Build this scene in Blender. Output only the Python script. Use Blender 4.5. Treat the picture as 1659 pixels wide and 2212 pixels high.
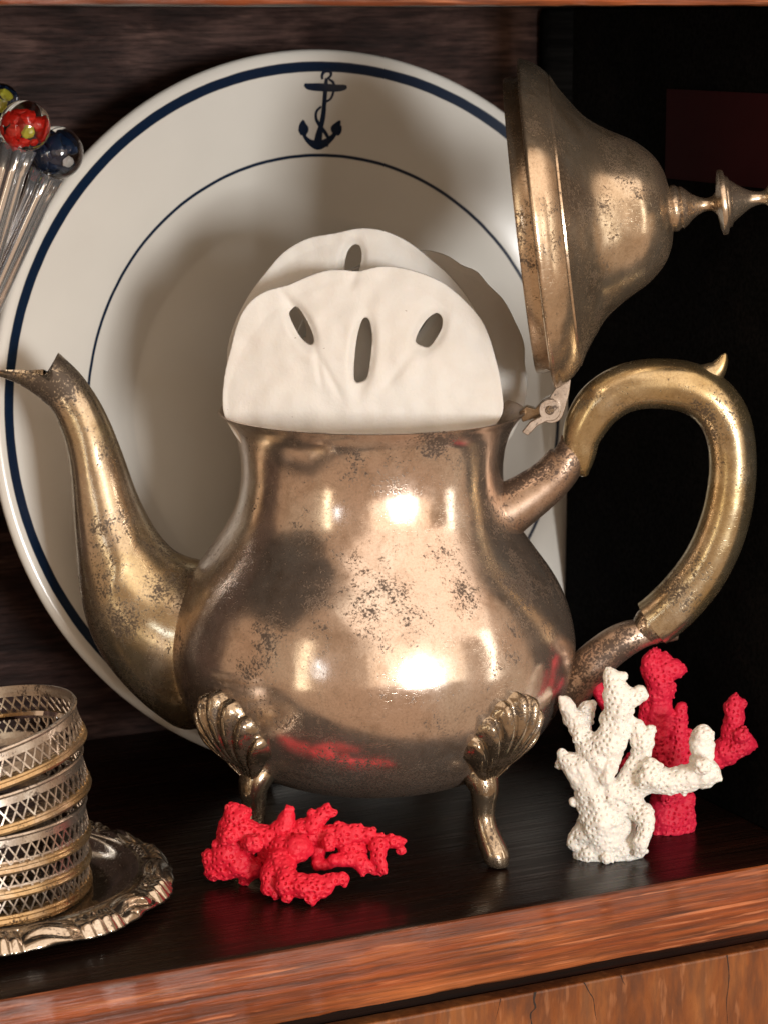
import bpy, bmesh, math, random
import numpy as np
from mathutils import Vector, Matrix, noise, kdtree
random.seed(7); np.random.seed(7)
for o in list(bpy.data.objects): bpy.data.objects.remove(o)
S = bpy.context.scene
COL = S.collection
R_ = math.radians

# ------------------------------------------------------------------ camera
# all lengths below are in centimetres (CM converts); origin = shelf top under the teapot axis,
# X runs along the shelf, Y into the cupboard, Z up
CM = 0.01
YAW, PITCH, FPX, IW, IH = R_(26.5), R_(11.07), 5500.0, 1659.0, 2212.0
DIST, CAMH = 89.3, 29.1
FW = np.array([math.sin(YAW), math.cos(YAW), 0.0])
RT = np.array([math.cos(YAW), -math.sin(YAW), 0.0])
UP = np.array([0, 0, 1.0])
CAM = -FW * DIST + RT * 0.42 + UP * CAMH
fwd = FW * math.cos(PITCH) - UP * math.sin(PITCH)
cup = FW * math.sin(PITCH) + UP * math.cos(PITCH)
cd = bpy.data.cameras.new('camera'); cam = bpy.data.objects.new('camera', cd); COL.objects.link(cam)
m = Matrix(((RT[0], cup[0], -fwd[0]), (RT[1], cup[1], -fwd[1]), (RT[2], cup[2], -fwd[2]))).to_4x4()
m.translation = Vector(CAM * CM); cam.matrix_world = m
cd.sensor_fit = 'VERTICAL'; cd.sensor_height = 36; cd.lens = FPX / IH * 36
cd.clip_start = 0.02; cd.clip_end = 50
cd.dof.use_dof = True; cd.dof.focus_distance = 0.865; cd.dof.aperture_fstop = 21
S.camera = cam

def ray(px, py):
    return fwd + RT * ((px - IW / 2) / FPX) - cup * ((py - IH / 2) / FPX)
def PN(px, py, p0, n):
    d = ray(px, py); return CAM + d * (np.dot(np.array(p0) - CAM, n) / np.dot(d, n))
def PV(px, py, f):                                  # on the upright plane f cm behind the teapot axis
    return PN(px, py, FW * f, FW)
def PZ(px, py, z=0.0):                              # on a level plane
    return PN(px, py, UP * z, UP)

# ------------------------------------------------------------------ world and lamps
w = bpy.data.worlds.new('World'); S.world = w; w.use_nodes = True
bg = w.node_tree.nodes['Background']
bg.inputs['Color'].default_value = (0.345, 0.218, 0.132, 1); bg.inputs['Strength'].default_value = 1.4

def area(name, loc, target, sx, sy, power, color):
    l = bpy.data.lights.new(name, 'AREA'); l.shape = 'RECTANGLE'; l.size = sx; l.size_y = sy
    l.energy = power; l.color = color
    o = bpy.data.objects.new(name, l); COL.objects.link(o)
    o.location = loc
    o.rotation_euler = (Vector(target) - Vector(loc)).to_track_quat('-Z', 'Y').to_euler()
    return o
AZ = R_(0)
area('window_lamp', (2.5 * math.sin(AZ), -2.5 * math.cos(AZ), 0.22), (0.02, 0, 0.12), 0.44, 0.46, 40, (1.0, 0.99, 0.97))
area('ceiling_lamp', (0.3, -1.8, 2.1), (0, -.3, 0.1), 4.0, 2.4, 38, (1.0, 0.83, 0.68))
area('side_window_lamp', (-2.3, -1.6, 0.55), (0, 0.1, 0.1), 0.12, 0.26, 1.0, (0.75, 0.88, 1.0))
area('added_fill_lamp', (-0.05, -1.75, 0.42), (0.02, 0, 0.10), 1.7, 0.9, 6.0, (1.0, 0.80, 0.60))  # added fill behind the camera, brightens the metal and lifts the shadows
area('right_streak_lamp', (1.25, -1.35, 0.35), (0.05, -.02, 0.12), 0.16, 1.1, 2.2, (1.0, 0.93, 0.80))  # added tall strip, puts a bright streak on the neck and lid
area('left_streak_lamp', (-1.75, -0.85, 0.35), (0, 0, 0.12), 0.14, 1.3, 2.2, (1.0, 0.86, 0.62))  # added tall strip on the left for a vertical streak on the neck
S.view_settings.view_transform = 'Standard'; S.view_settings.look = 'None'
S.view_settings.exposure = 0.0; S.view_settings.gamma = 1.0

# ------------------------------------------------------------------ material helpers
class NT:
    def __init__(s, name):
        s.m = bpy.data.materials.new(name); s.m.use_nodes = True; s.t = s.m.node_tree
        s.b = s.t.nodes['Principled BSDF']; s.o = s.t.nodes['Material Output']
        s.co = s.t.nodes.new('ShaderNodeTexCoord')
    def link(s, a, b): s.t.links.new(a, b)
    def n(s, typ, **kw):
        x = s.t.nodes.new('ShaderNode' + typ)
        for k, v in kw.items(): setattr(x, k, v)
        return x
    def vec(s, scale=(1, 1, 1), rot=(0, 0, 0), src='Object'):
        mp = s.n('Mapping'); mp.inputs['Scale'].default_value = scale; mp.inputs['Rotation'].default_value = rot
        s.link(s.co.outputs[src], mp.inputs['Vector']); return mp.outputs[0]
    def noise(s, scale, detail=4, rough=0.55, vec=None, dist=0.0):
        x = s.n('TexNoise'); x.inputs['Scale'].default_value = scale; x.inputs['Detail'].default_value = detail
        x.inputs['Roughness'].default_value = rough; x.inputs['Distortion'].default_value = dist
        s.link(vec if vec else s.co.outputs['Object'], x.inputs['Vector']); return x.outputs['Fac']
    def ramp(s, fac, stops):
        x = s.n('ValToRGB'); e = x.color_ramp.elements
        while len(e) < len(stops): e.new(0.5)
        for i, (p, c) in enumerate(stops):
            e[i].position = p
            e[i].color = (c, c, c, 1) if isinstance(c, (int, float)) else (*c, 1)
        s.link(fac, x.inputs[0]); return x.outputs[0]
    def mix(s, f, a, b, mode='MIX'):
        x = s.n('Mix', data_type='RGBA', blend_type=mode)
        for i, v in ((0, f), (6, a), (7, b)):
            if isinstance(v, (int, float)): x.inputs[i].default_value = v
            elif isinstance(v, tuple): x.inputs[i].default_value = (*v, 1)
            else: s.link(v, x.inputs[i])
        return x.outputs[2]
    def math(s, op, a, b=0.0):
        x = s.n('Math', operation=op)
        for i, v in enumerate((a, b)):
            if isinstance(v, (int, float)): x.inputs[i].default_value = v
            else: s.link(v, x.inputs[i])
        return x.outputs[0]
    def bump(s, h, strength, dist):
        x = s.n('Bump'); x.inputs['Strength'].default_value = strength; x.inputs['Distance'].default_value = dist
        s.link(h, x.inputs['Height']); s.link(x.outputs[0], s.b.inputs['Normal'])
    def set(s, **kw):
        for k, v in kw.items():
            i = s.b.inputs[k.replace('_', ' ')]
            if isinstance(v, (int, float)): i.default_value = v
            elif isinstance(v, tuple): i.default_value = (*v, 1) if len(v) == 3 and i.type == 'RGBA' else v
            else: s.link(v, i)

def metal(name, c_main, c_alt, c_pale, spots=0.5, r0=0.16, r1=0.34, dark=(0.045, 0.030, 0.024), cluster=38, cloud=0.5, met=0.93, low=0.0):
    s = NT(name)
    col = s.mix(s.ramp(s.noise(26, 5, 0.6), [(0.38, 0.0), (0.62, 1.0)]), c_main, c_alt)
    col = s.mix(s.ramp(s.noise(55, 4, 0.6, vec=s.vec((1, 1, 0.6), (0.3, 0.5, 0.1))), [(0.5, 0.0), (0.72, 0.8)]), col, c_pale)
    cl = s.noise(75, 9, 0.72, dist=0.4)                                   # cloudy brown patina
    brown = (c_main[0] * .50, c_main[1] * .42, c_main[2] * .34)
    col = s.mix(s.ramp(cl, [(0.50, 0.0), (0.66, cloud)]), col, brown)
    col = s.mix(0.55, col, s.ramp(s.noise(1700, 3, 0.6), [(0.3, 0.72), (0.65, 1.0)]), 'MULTIPLY')
    clus = s.ramp(s.noise(cluster, 4, 0.65, vec=s.vec((1, 1, 1), (1.1, 0.4, 2.0))), [(0.56 - 0.18 * spots, 0.0), (0.80 - 0.16 * spots, 0.25)])
    if low:                                                               # grime left low on the belly, round the leg mounts
        sx = s.n('SeparateXYZ'); s.link(s.co.outputs['Object'], sx.inputs[0])
        zz = s.math('ADD', sx.outputs[2], s.math('MULTIPLY', s.noise(60, 4), 0.03))
        clus = s.math('MAXIMUM', clus, s.ramp(s.math('MULTIPLY', zz, 10.0), [(0.42, 0.17), (0.62, 0.0)]))
    fine = s.math('ADD', s.math('MULTIPLY', s.noise(1150, 4, 0.6, dist=0.3), 0.72), s.math('MULTIPLY', s.noise(330, 4, 0.6), 0.28))
    th = s.math('ADD', fine, clus)
    spot = s.ramp(th, [(0.61, 0.0), (0.70, 0.85)])                        # pepper of black pits in clusters
    col = s.mix(s.ramp(th, [(0.50, 0.0), (0.66, 0.45)]), col, brown)
    col = s.mix(spot, col, dark)
    sc1 = s.ramp(s.noise(330, 2, 0.5, vec=s.vec((1, 1, 16), (0.35, 0.2, 0))), [(0.66, 0.0), (0.70, 1.0)])
    sc2 = s.ramp(s.noise(300, 2, 0.5, vec=s.vec((1, 14, 1), (0.9, 0.3, 0.7))), [(0.68, 0.0), (0.72, 1.0)])
    scr = s.math('MULTIPLY', s.math('MAXIMUM', sc1, sc2), s.ramp(s.noise(30, 2), [(0.45, 0.0), (0.65, 1.0)]))
    rg = s.ramp(s.noise(70, 7, 0.75), [(0.3, r0), (0.7, r1)])
    rg = s.mix(s.math('MULTIPLY', scr, 0.6), rg, (0.42, 0.42, 0.42))
    rg = s.mix(spot, rg, (0.55, 0.55, 0.55))
    h = s.math('ADD', s.math('MULTIPLY', s.noise(55, 2), 1.2), s.math('MULTIPLY', s.noise(500, 3), 0.05))
    h = s.math('SUBTRACT', h, s.math('MULTIPLY', spot, 0.10)); h = s.math('SUBTRACT', h, s.math('MULTIPLY', scr, 0.06))
    s.bump(h, 0.35, 0.0006)
    s.set(Base_Color=col, Metallic=s.math('SUBTRACT', met, s.math('MULTIPLY', spot, 0.5)), Roughness=rg)
    return s.m

M = {}
M['teapot'] = metal('tarnished_silver_plate', (0.72, 0.62, 0.54), (0.75, 0.60, 0.50), (0.82, 0.77, 0.70), 0.36, 0.11, 0.27, cluster=48, low=1.0, met=.91)
M['lid'] = metal('tarnished_lid_silver', (0.66, 0.55, 0.41), (0.70, 0.55, 0.40), (0.76, 0.68, 0.57), 0.42, 0.15, 0.32, cluster=48, met=0.90)
M['spout'] = metal('blotched_silver_plate', (0.63, 0.54, 0.42), (0.58, 0.48, 0.30), (0.78, 0.70, 0.61), 0.75, 0.16, 0.32, cluster=34)
M['brass'] = metal('worn_brass', (0.55, 0.42, 0.21), (0.62, 0.53, 0.36), (0.68, 0.62, 0.50), 0.50, 0.16, 0.32)
M['bracket'] = metal('pitted_copper_silver', (0.56, 0.42, 0.33), (0.50, 0.38, 0.28), (0.68, 0.58, 0.50), 1.1, 0.24, 0.42, cluster=60)
M['leg'] = metal('blackened_silver', (0.46, 0.38, 0.28), (0.36, 0.29, 0.21), (0.64, 0.57, 0.46), 0.8, 0.09, 0.24, cluster=90)
M['hinge'] = metal('grey_silver', (0.62, 0.55, 0.49), (0.56, 0.5, 0.44), (0.7, 0.64, 0.58), 0.5, 0.28, 0.42, cluster=120)
M['tray'] = metal('bright_silver', (0.62, 0.56, 0.48), (0.56, 0.50, 0.42), (0.70, 0.65, 0.58), 0.15, 0.08, 0.18, cluster=90, cloud=.25, met=.97)
M['coaster'] = metal('worn_silver_rim', (0.60, 0.53, 0.46), (0.5, 0.47, 0.44), (0.70, 0.62, 0.52), 0.5, 0.22, 0.36, cluster=110, cloud=.3)

M['ringbrass'] = metal('worn_brass_ring', (0.62, 0.46, 0.26), (0.56, 0.40, 0.22), (0.68, 0.60, 0.50), 0.6, 0.2, 0.36, cluster=110)

def wood(name, c1, c2, c3, rough, coat=0.0, along='X', gs=1.0, bump=0.4, spec=0.5, pores=0.3, ct=0.85, light=0.0, short=1.0):
    s = NT(name)
    a = {'X': (7, 75, 75), 'Z': (46, 46, 16)}[along]
    a = (a[0] * short, a[1] * gs, a[2] * gs)
    g1 = s.noise(1.0, 8, 0.62, vec=s.vec(a), dist=0.4)
    b = {'X': (16, 560, 560), 'Z': (300, 300, 60)}[along]
    b = (b[0] * short, b[1], b[2])
    g2 = s.noise(1.0, 4, 0.6, vec=s.vec(b))
    col = s.ramp(g1, [(0.30, c1), (0.5, c2), (0.72, c3)])
    col = s.mix(ct, col, s.ramp(g2, [(0.38, 0.30), (0.60, 1.0)]), 'MULTIPLY')
    if light: col = s.mix(s.ramp(s.noise(1.0, 3, 0.5, vec=s.vec(tuple(v * 1.2 for v in b), (.01, .02, 0), )), [(0.60, 0.0), (0.70, light)]), col, tuple(min(1, v * 1.5 + .05) for v in c3))
    pore = s.ramp(s.noise(1.0, 2, 0.5, vec=s.vec(tuple(v * 1.7 for v in b), (0.02, 0.03, 0.01))), [(0.36, 1.0), (0.42, 0.0)])
    col = s.mix(s.math('MULTIPLY', pore, pores), col, tuple(v * 0.35 for v in c1))
    blot = s.noise(14, 3, 0.6)
    col = s.mix(0.6, col, s.ramp(blot, [(0.3, 0.6), (0.7, 1.15)]), 'MULTIPLY')
    h = s.math('ADD', s.math('MULTIPLY', g2, 0.5), g1)
    s.bump(h, bump, 0.0012)
    rg = s.ramp(g2, [(0.3, min(1, rough + 0.18)), (0.7, rough)])
    s.set(Base_Color=col, Roughness=rg, Coat_Weight=coat, Coat_Roughness=0.18, Specular_IOR_Level=spec)
    return s.m
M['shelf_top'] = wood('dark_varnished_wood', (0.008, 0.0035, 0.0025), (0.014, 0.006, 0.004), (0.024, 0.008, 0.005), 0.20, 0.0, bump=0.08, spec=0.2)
M['shelf_edge'] = wood('red_brown_wood', (0.075, 0.015, 0.006), (0.25, 0.056, 0.014), (0.43, 0.135, 0.040), 0.27, 0.15, bump=0.7, light=.5)
M['back'] = wood('dark_brown_panel', (0.012, 0.006, 0.005), (0.046, 0.022, 0.018), (0.15, 0.085, 0.070), 0.5, 0.0, bump=0.9, gs=1.0, spec=0.15, short=3.0)
M['drawer'] = wood('cracked_burl_wood', (0.075, 0.020, 0.006), (0.19, 0.058, 0.015), (0.30, 0.115, 0.034), 0.27, 0.2, along='Z', gs=1.0, bump=0.12, pores=0.1, ct=.5, light=.25)
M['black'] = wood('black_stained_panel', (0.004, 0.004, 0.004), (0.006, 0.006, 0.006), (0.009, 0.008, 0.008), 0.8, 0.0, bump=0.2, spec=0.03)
s = NT('dark_red_card'); s.set(Base_Color=s.mix(s.noise(200, 4), (0.022, 0.002, 0.003), (0.030, 0.002, 0.004)), Roughness=0.8, Specular_IOR_Level=0.15); M['redcard'] = s.m
s = NT('crack_dark'); s.set(Base_Color=s.mix(s.noise(300), (0.012, 0.006, 0.004), (0.02, 0.01, 0.006)), Roughness=0.8); M['crack'] = s.m

# glazed china: cream glaze, two navy bands by radius (flat print under the glaze)
s = NT('glazed_china')
xyz = s.n('SeparateXYZ'); s.link(s.co.outputs['Object'], xyz.inputs[0])
rad = s.math('SQRT', s.math('ADD', s.math('MULTIPLY', xyz.outputs[0], xyz.outputs[0]), s.math('MULTIPLY', xyz.outputs[1], xyz.outputs[1])))
rad = s.math('ADD', rad, s.math('MULTIPLY', s.math('SUBTRACT', s.noise(90, 2), 0.5), 0.0004))
def band(r0, r1, e=0.00025):
    x = s.n('MapRange', interpolation_type='SMOOTHSTEP'); x.inputs[1].default_value = (r1 - r0) / 2 + e; x.inputs[2].default_value = (r1 - r0) / 2 - e
    s.link(s.math('ABSOLUTE', s.math('SUBTRACT', rad, (r0 + r1) / 2)), x.inputs[0]); return x.outputs[0]
bands = s.math('MAXIMUM', band(0.1312, 0.1350), band(0.0994, 0.1006))
front = s.math('GREATER_THAN', xyz.outputs[2], 0.002)
glz = s.mix(s.noise(45, 4), (0.67, 0.65, 0.60), (0.73, 0.71, 0.66))
s.set(Base_Color=s.mix(s.math('MULTIPLY', bands, front), glz, (0.004, 0.014, 0.038)), Roughness=0.17, Specular_IOR_Level=0.45)
s.bump(s.noise(40, 2), 0.10, 0.001)
M['china'] = s.m
s = NT('navy_print'); s.set(Base_Color=s.mix(s.noise(300), (0.005, 0.012, 0.032), (0.008, 0.02, 0.05)), Roughness=0.15); M['navy'] = s.m

s = NT('sand_dollar_white')
c = s.mix(s.noise(60, 4), (0.70, 0.685, 0.65), (0.77, 0.755, 0.72))
dots = s.ramp(s.noise(520, 2, 0.5), [(0.76, 0.0), (0.79, 1.0)])
c = s.mix(s.ramp(s.noise(35, 6, 0.65), [(0.45, 0.0), (0.75, 0.35)]), c, (0.62, 0.54, 0.45))
c = s.mix(s.math('MULTIPLY', dots, 0.7), c, (0.25, 0.18, 0.12))
s.set(Base_Color=c, Roughness=0.62, Subsurface_Weight=0.12, Subsurface_Radius=(0.004, 0.0025, 0.0015), Subsurface_Scale=1.0, Specular_IOR_Level=0.3)
s.bump(s.math('ADD', s.noise(900, 4, 0.6), s.math('MULTIPLY', s.noise(130, 4), 2.0)), 0.22, 0.0006); M['dollar'] = s.m

def coral_mat(name, a, b, rough, sss, spec, pale):
    s = NT(name)
    geo = s.n('NewGeometry'); worn = s.ramp(geo.outputs['Pointiness'], [(0.53, 0.0), (0.62, 0.55)])
    s.set(Base_Color=s.mix(worn, s.mix(s.noise(80, 5), a, b), pale), Roughness=rough, Subsurface_Weight=sss, Subsurface_Radius=(0.003, 0.0015, 0.001), Subsurface_Scale=1.0, Specular_IOR_Level=spec)
    s.bump(s.noise(1400, 5, 0.65), 0.4, 0.0005); return s.m
M['coral_red'] = coral_mat('coral_red', (0.58, 0.008, 0.028), (0.72, 0.014, 0.042), 0.5, 0.05, 0.35, (0.80, 0.10, 0.11))
M['coral_rose'] = coral_mat('coral_rose', (0.52, 0.010, 0.038), (0.66, 0.018, 0.060), 0.55, 0.05, 0.3, (0.74, 0.09, 0.12))
M['coral_white'] = coral_mat('coral_white', (0.74, 0.72, 0.67), (0.81, 0.79, 0.75), 0.5, 0.3, 0.4, (0.88, 0.85, 0.79))

def glass(name, col, rough=0.02):
    s = NT(name); s.set(Base_Color=col, Roughness=rough, Transmission_Weight=1.0, IOR=1.46)
    s.bump(s.noise(180, 2), 0.08, 0.0006); return s.m
M['clear'] = glass('clear_glass', (0.96, 0.97, 0.97))
s = NT('silvery_shaft'); s.set(Base_Color=s.mix(s.noise(60, 3), (0.84, 0.88, 0.92), (0.93, 0.93, 0.95)), Metallic=0.9, Roughness=0.10); M['shaft'] = s.m
M['amberglass'] = glass('smoky_glass', (0.80, 0.72, 0.58), 0.05)
def gloss(name, a, b):
    s = NT(name); s.set(Base_Color=s.mix(s.noise(300, 3), a, b), Roughness=0.2); return s.m
M['redfleck'] = gloss('red_fleck', (0.65, 0.015, 0.01), (0.8, 0.03, 0.015))
M['yellowfleck'] = gloss('yellow_fleck', (0.62, 0.58, 0.04), (0.7, 0.66, 0.08))
M['bluefleck'] = gloss('navy_fleck', (0.006, 0.014, 0.035), (0.012, 0.03, 0.08))
M['whitefleck'] = gloss('white_fleck', (0.75, 0.75, 0.75), (0.8, 0.8, 0.8))

# ------------------------------------------------------------------ mesh helpers (cm in, metres out)
def me(name, v, f, mat, sharp=35, smooth=True):
    v = np.asarray(v, float) * CM
    k = bpy.data.meshes.new(name)
    k.from_pydata(v.tolist() if len(v) < 300000 else v, [], f); k.update()
    if smooth:
        k.polygons.foreach_set('use_smooth', [True] * len(k.polygons))
        if sharp: k.set_sharp_from_angle(angle=R_(sharp))
    if mat: k.materials.append(mat)
    return k
def obj(name, mesh, parent=None, loc=None):
    o = bpy.data.objects.new(name, mesh); COL.objects.link(o)
    if parent: o.parent = parent
    if loc is not None: o.location = Vector(loc) * CM
    return o
def tag(o, label=None, cat=None, group=None, kind=None):
    if label: o['label'] = label
    if cat: o['category'] = cat
    if group: o['group'] = group
    if kind: o['kind'] = kind
    return o
def empty(name, loc, rot=None):
    o = bpy.data.objects.new(name, None); COL.objects.link(o); o.location = Vector(loc) * CM; o.empty_display_size = 0.02
    if rot is not None: o.rotation_euler = rot
    return o
def spl(pts, n=6):                                   # Catmull-Rom through rows of numbers
    p = np.asarray(pts, float); q = np.vstack([2 * p[0] - p[1], p, 2 * p[-1] - p[-2]]); out = []
    for i in range(1, len(q) - 2):
        for j in range(n):
            t = j / n; a, b, c, d = q[i - 1], q[i], q[i + 1], q[i + 2]
            out.append(0.5 * ((2 * b) + (c - a) * t + (2 * a - 5 * b + 4 * c - d) * t * t + (3 * b - a - 3 * c + d) * t ** 3))
    out.append(p[-1]); return np.array(out)
def ringfaces(nr, N, cap0=False, cap1=False, off=0):
    f = [(off + i * N + j, off + i * N + (j + 1) % N, off + (i + 1) * N + (j + 1) % N, off + (i + 1) * N + j) for i in range(nr - 1) for j in range(N)]
    if cap0: f.append(tuple(off + j for j in range(N))[::-1])
    if cap1: f.append(tuple(off + (nr - 1) * N + j for j in range(N)))
    return f
def lathe(prof, N=96, cap0=False, cap1=False):
    v = []
    for r, z in prof:
        r = max(r, 1e-4)
        v += [(r * math.cos(2 * math.pi * j / N), r * math.sin(2 * math.pi * j / N), z) for j in range(N)]
    return v, ringfaces(len(prof), N, cap0, cap1)
def sweep(path, rad, N=20, ref=(0, 0, 1), cap=True, sec=None, ratio=1.0):
    p = np.asarray(path, float); t = np.gradient(p, axis=0); v = []; ref = np.array(ref, float)
    for i in range(len(p)):
        ti = t[i] / np.linalg.norm(t[i]); b = np.cross(ti, ref); b /= np.linalg.norm(b); a = np.cross(b, ti)
        for j in range(N):
            ph = 2 * math.pi * j / N; k = sec(ph) if sec else 1.0
            v.append(p[i] + rad[i] * k * (a * math.cos(ph) * ratio + b * math.sin(ph)))
    return v, ringfaces(len(p), N, cap, cap)
def box(x0, x1, y0, y1, z0, z1):
    v = [(x, y, z) for x in (x0, x1) for y in (y0, y1) for z in (z0, z1)]
    return v, [(0, 1, 3, 2), (4, 6, 7, 5), (0, 4, 5, 1), (2, 3, 7, 6), (0, 2, 6, 4), (1, 5, 7, 3)]
def join(*parts):
    V, F, k = [], [], 0
    for v, f in parts:
        V += [tuple(q) for q in v]; F += [tuple(i + k for i in g) for g in f]; k += len(v)
    return V, F
def ico(sub=3):
    bm = bmesh.new(); bmesh.ops.create_icosphere(bm, subdivisions=sub, radius=1.0)
    v = np.array([q.co[:] for q in bm.verts]); f = np.array([[q.index for q in g.verts] for g in bm.faces]); bm.free(); return v, f
def blob(c, r, sub=3):
    v, f = ico(sub); return (v * np.array(r) + np.array(c)).tolist(), [tuple(map(int, g)) for g in f]
def bevel(o, width, seg=3):
    b = o.modifiers.new('bevel', 'BEVEL'); b.width = width * CM; b.segments = seg; b.limit_method = 'ANGLE'; b.angle_limit = R_(40)

# ------------------------------------------------------------------ the cupboard
YB, YF, XS = 15.0, -10.35, 12.44
# shelf board: dark top and a worn, slightly uneven red-brown front edge
def board(name, x0, x1, yf, yb, z0, z1, n=160, wob=0.05, seed=1, mt=None, mf=None, rnd=0.14):
    xs = np.linspace(x0, x1, n); prof0 = [(yb, z1), (yf + 0.5, z1), (yf + rnd, z1 - 0.01), (yf + rnd * .3, z1 - rnd * .35), (yf, z1 - rnd), (yf, (z0 + z1) / 2), (yf, z0 + rnd), (yf + rnd * .3, z0 + rnd * .3), (yf + rnd, z0), (yb, z0)]
    v, f = [], []; k = len(prof0)
    for x in xs:
        for i, (y, z) in enumerate(prof0):
            q = 0
            if 2 <= i <= 8:
                q = noise.noise((x * 0.35, i * 0.7, seed)) + 0.6 * noise.noise((x * 1.5, i * 1.3, seed + 5))
                if i in (3, 4, 7, 8): q += 1.4 * max(0, noise.noise((x * 0.8, 3.1 * i, seed + 9)) - 0.25) * 2
            v.append((x, y + wob * q, z + (wob * 0.5 * q * (-1 if i < 5 else 1) if 2 < i <= 8 else 0)))
    f = [(i * k + j, (i + 1) * k + j, (i + 1) * k + j + 1, i * k + j + 1) for i in range(n - 1) for j in range(k - 1)]
    f += [(i * k + k - 1, (i + 1) * k + k - 1, (i + 1) * k, i * k) for i in range(n - 1)]
    mh = me(name, v, f, mt); mh.materials.append(mf)
    idx = [1 if 2 <= j <= 7 else 0 for i in range(n - 1) for j in range(k - 1)] + [0] * (n - 1)
    mh.polygons.foreach_set('material_index', idx)
    o = obj(name, mh); o['kind'] = 'structure'; return o
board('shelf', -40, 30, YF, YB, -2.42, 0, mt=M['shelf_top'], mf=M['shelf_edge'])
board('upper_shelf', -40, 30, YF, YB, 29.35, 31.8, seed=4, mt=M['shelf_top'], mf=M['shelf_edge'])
tag(obj('back_wall', me('back_wall', *box(-40, 30, YB + 0.003, YB + 1.2, -2, 31), M['back'])), kind='structure')
sp = obj('side_panel', me('side_panel', *box(XS, XS + 1.6, YF + .5, 7.5, 0.003, 29.34), M['black'])); sp['kind'] = 'structure'; bevel(sp, 0.08)
shade_slab = obj('added_shade_slab', me('added_shade_slab', *box(XS + 2.7, XS + 7, 14.25, YB, 0.003, 29.34), M['black'])); shade_slab['kind'] = 'structure'; bevel(shade_slab, 0.3)  # black slab added in the back corner to stand in for shade on the wall
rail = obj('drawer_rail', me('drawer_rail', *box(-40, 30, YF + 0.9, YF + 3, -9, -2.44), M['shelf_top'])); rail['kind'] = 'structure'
# red card on the side panel
p0 = PN(1442, 192, (XS, 0, 0), np.array([1.0, 0, 0])); p1 = PN(1442, 385, (XS, 0, 0), np.array([1.0, 0, 0]))
tag(obj('red_card', me('red_card', *box(XS - 0.06, XS - 0.004, p0[1] - 12, p0[1], p1[2], p0[2]), M['redcard'])),
    'dark red rectangular card on the black side panel behind the lid knob', 'card')
# drawer front with cracks
dr = empty('drawer', (0, YF, -3))
nx = 60
d = obj('front_board', me('front_board', *box(-40, 30, 0.12, 0.85, -7, -0.05), M['drawer']), dr); bevel(d, 0.09)
def crack(pts, wd, nm='crack'):
    P = [PN(x, y, (0, YF + 0.12, 0), np.array([0, 1.0, 0])) - np.array([0, YF, -3]) for x, y in pts]
    P = spl(P, 4); v = []; f = []
    for i, q in enumerate(P):
        k = wd * (1 - i / len(P) * 0.8) * (0.8 + 0.6 * noise.noise((i * 0.9, wd * 50, 3)))
        for a in (-1, 1):
            v += [(q[0] + a * k, 0.112, q[2]), (q[0] + a * k, 0.2, q[2])]
    n = len(P); f = [(4 * i, 4 * i + 2, 4 * i + 6, 4 * i + 4) for i in range(n - 1)]
    obj(nm, me(nm, v, f, M['crack'], smooth=False), dr)
Z8 = lambda x, y: ((900 + x / 1.586) * .8525, (2150 + y / 1.586) * .8525)
crack([Z8(722, 576), Z8(716, 610), Z8(722, 640), Z8(703, 665), Z8(708, 720), Z8(705, 800)], 0.055)
crack([Z8(918, 538), Z8(940, 580), Z8(955, 605), Z8(962, 660), Z8(968, 690)], 0.03)
crack([Z8(1066, 508), Z8(1072, 530), Z8(1082, 548)], 0.025)
crack([Z8(1492, 428), Z8(1500, 500), Z8(1497, 560), Z8(1490, 620), Z8(1496, 710)], 0.03)
crack([Z8(583, 604), Z8(575, 640), Z8(562, 690)], 0.015)
tag(dr, 'orange brown drawer front with cracks under the shelf edge', 'drawer')

# ------------------------------------------------------------------ plate
LEAN = R_(9.67)
prof = spl([(0, 0), (4, 0), (7.2, 0.02), (8.0, 0.15), (8.8, 0.55), (9.5, 0.98), (10.2, 1.30), (11.5, 1.66), (13.0, 2.0), (13.55, 2.15), (13.85, 2.13), (13.98, 2.0), (14.0, 1.85)], 6).tolist()
back = spl([(13.95, 1.75), (13.6, 1.65), (11.5, 1.2), (9.9, 0.8), (9.2, 0.1), (8.9, -0.5), (8.5, -0.62), (8.2, -0.4), (0, -0.4)], 4).tolist()
pl = obj('plate', me('plate', *lathe(prof + back, 160), M['china'], sharp=60))
PYAW = R_(-1.1); PS = 1.01
nrm = np.array([math.sin(PYAW) * math.cos(LEAN), -math.cos(PYAW) * math.cos(LEAN), math.sin(LEAN)]); rgt = np.array([math.cos(PYAW), math.sin(PYAW), 0]); upv = np.cross(nrm, rgt)
ctr = np.array([3.09, 10.95, 13.48])
mm = Matrix(((rgt[0], upv[0], nrm[0]), (rgt[1], upv[1], nrm[1]), (rgt[2], upv[2], nrm[2]))).to_4x4(); mm.translation = Vector(ctr * CM)
pl.matrix_world = mm @ Matrix.Rotation(R_(-1.4), 4, 'Z') @ Matrix.Scale(PS, 4)
tag(pl, 'large cream china plate with navy rim bands propped upright behind the teapot', 'plate')
PR = np.array(prof)
def onplate(x, y, lift=0.012): return (x, y, float(np.interp(math.hypot(x, y), PR[:, 0], PR[:, 1])) + lift)
def zA(x, y): return ((x - 740) * .00258 * 1.07, 13.19 - (y - 205) * .00246)
AV, AF = [], []
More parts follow.
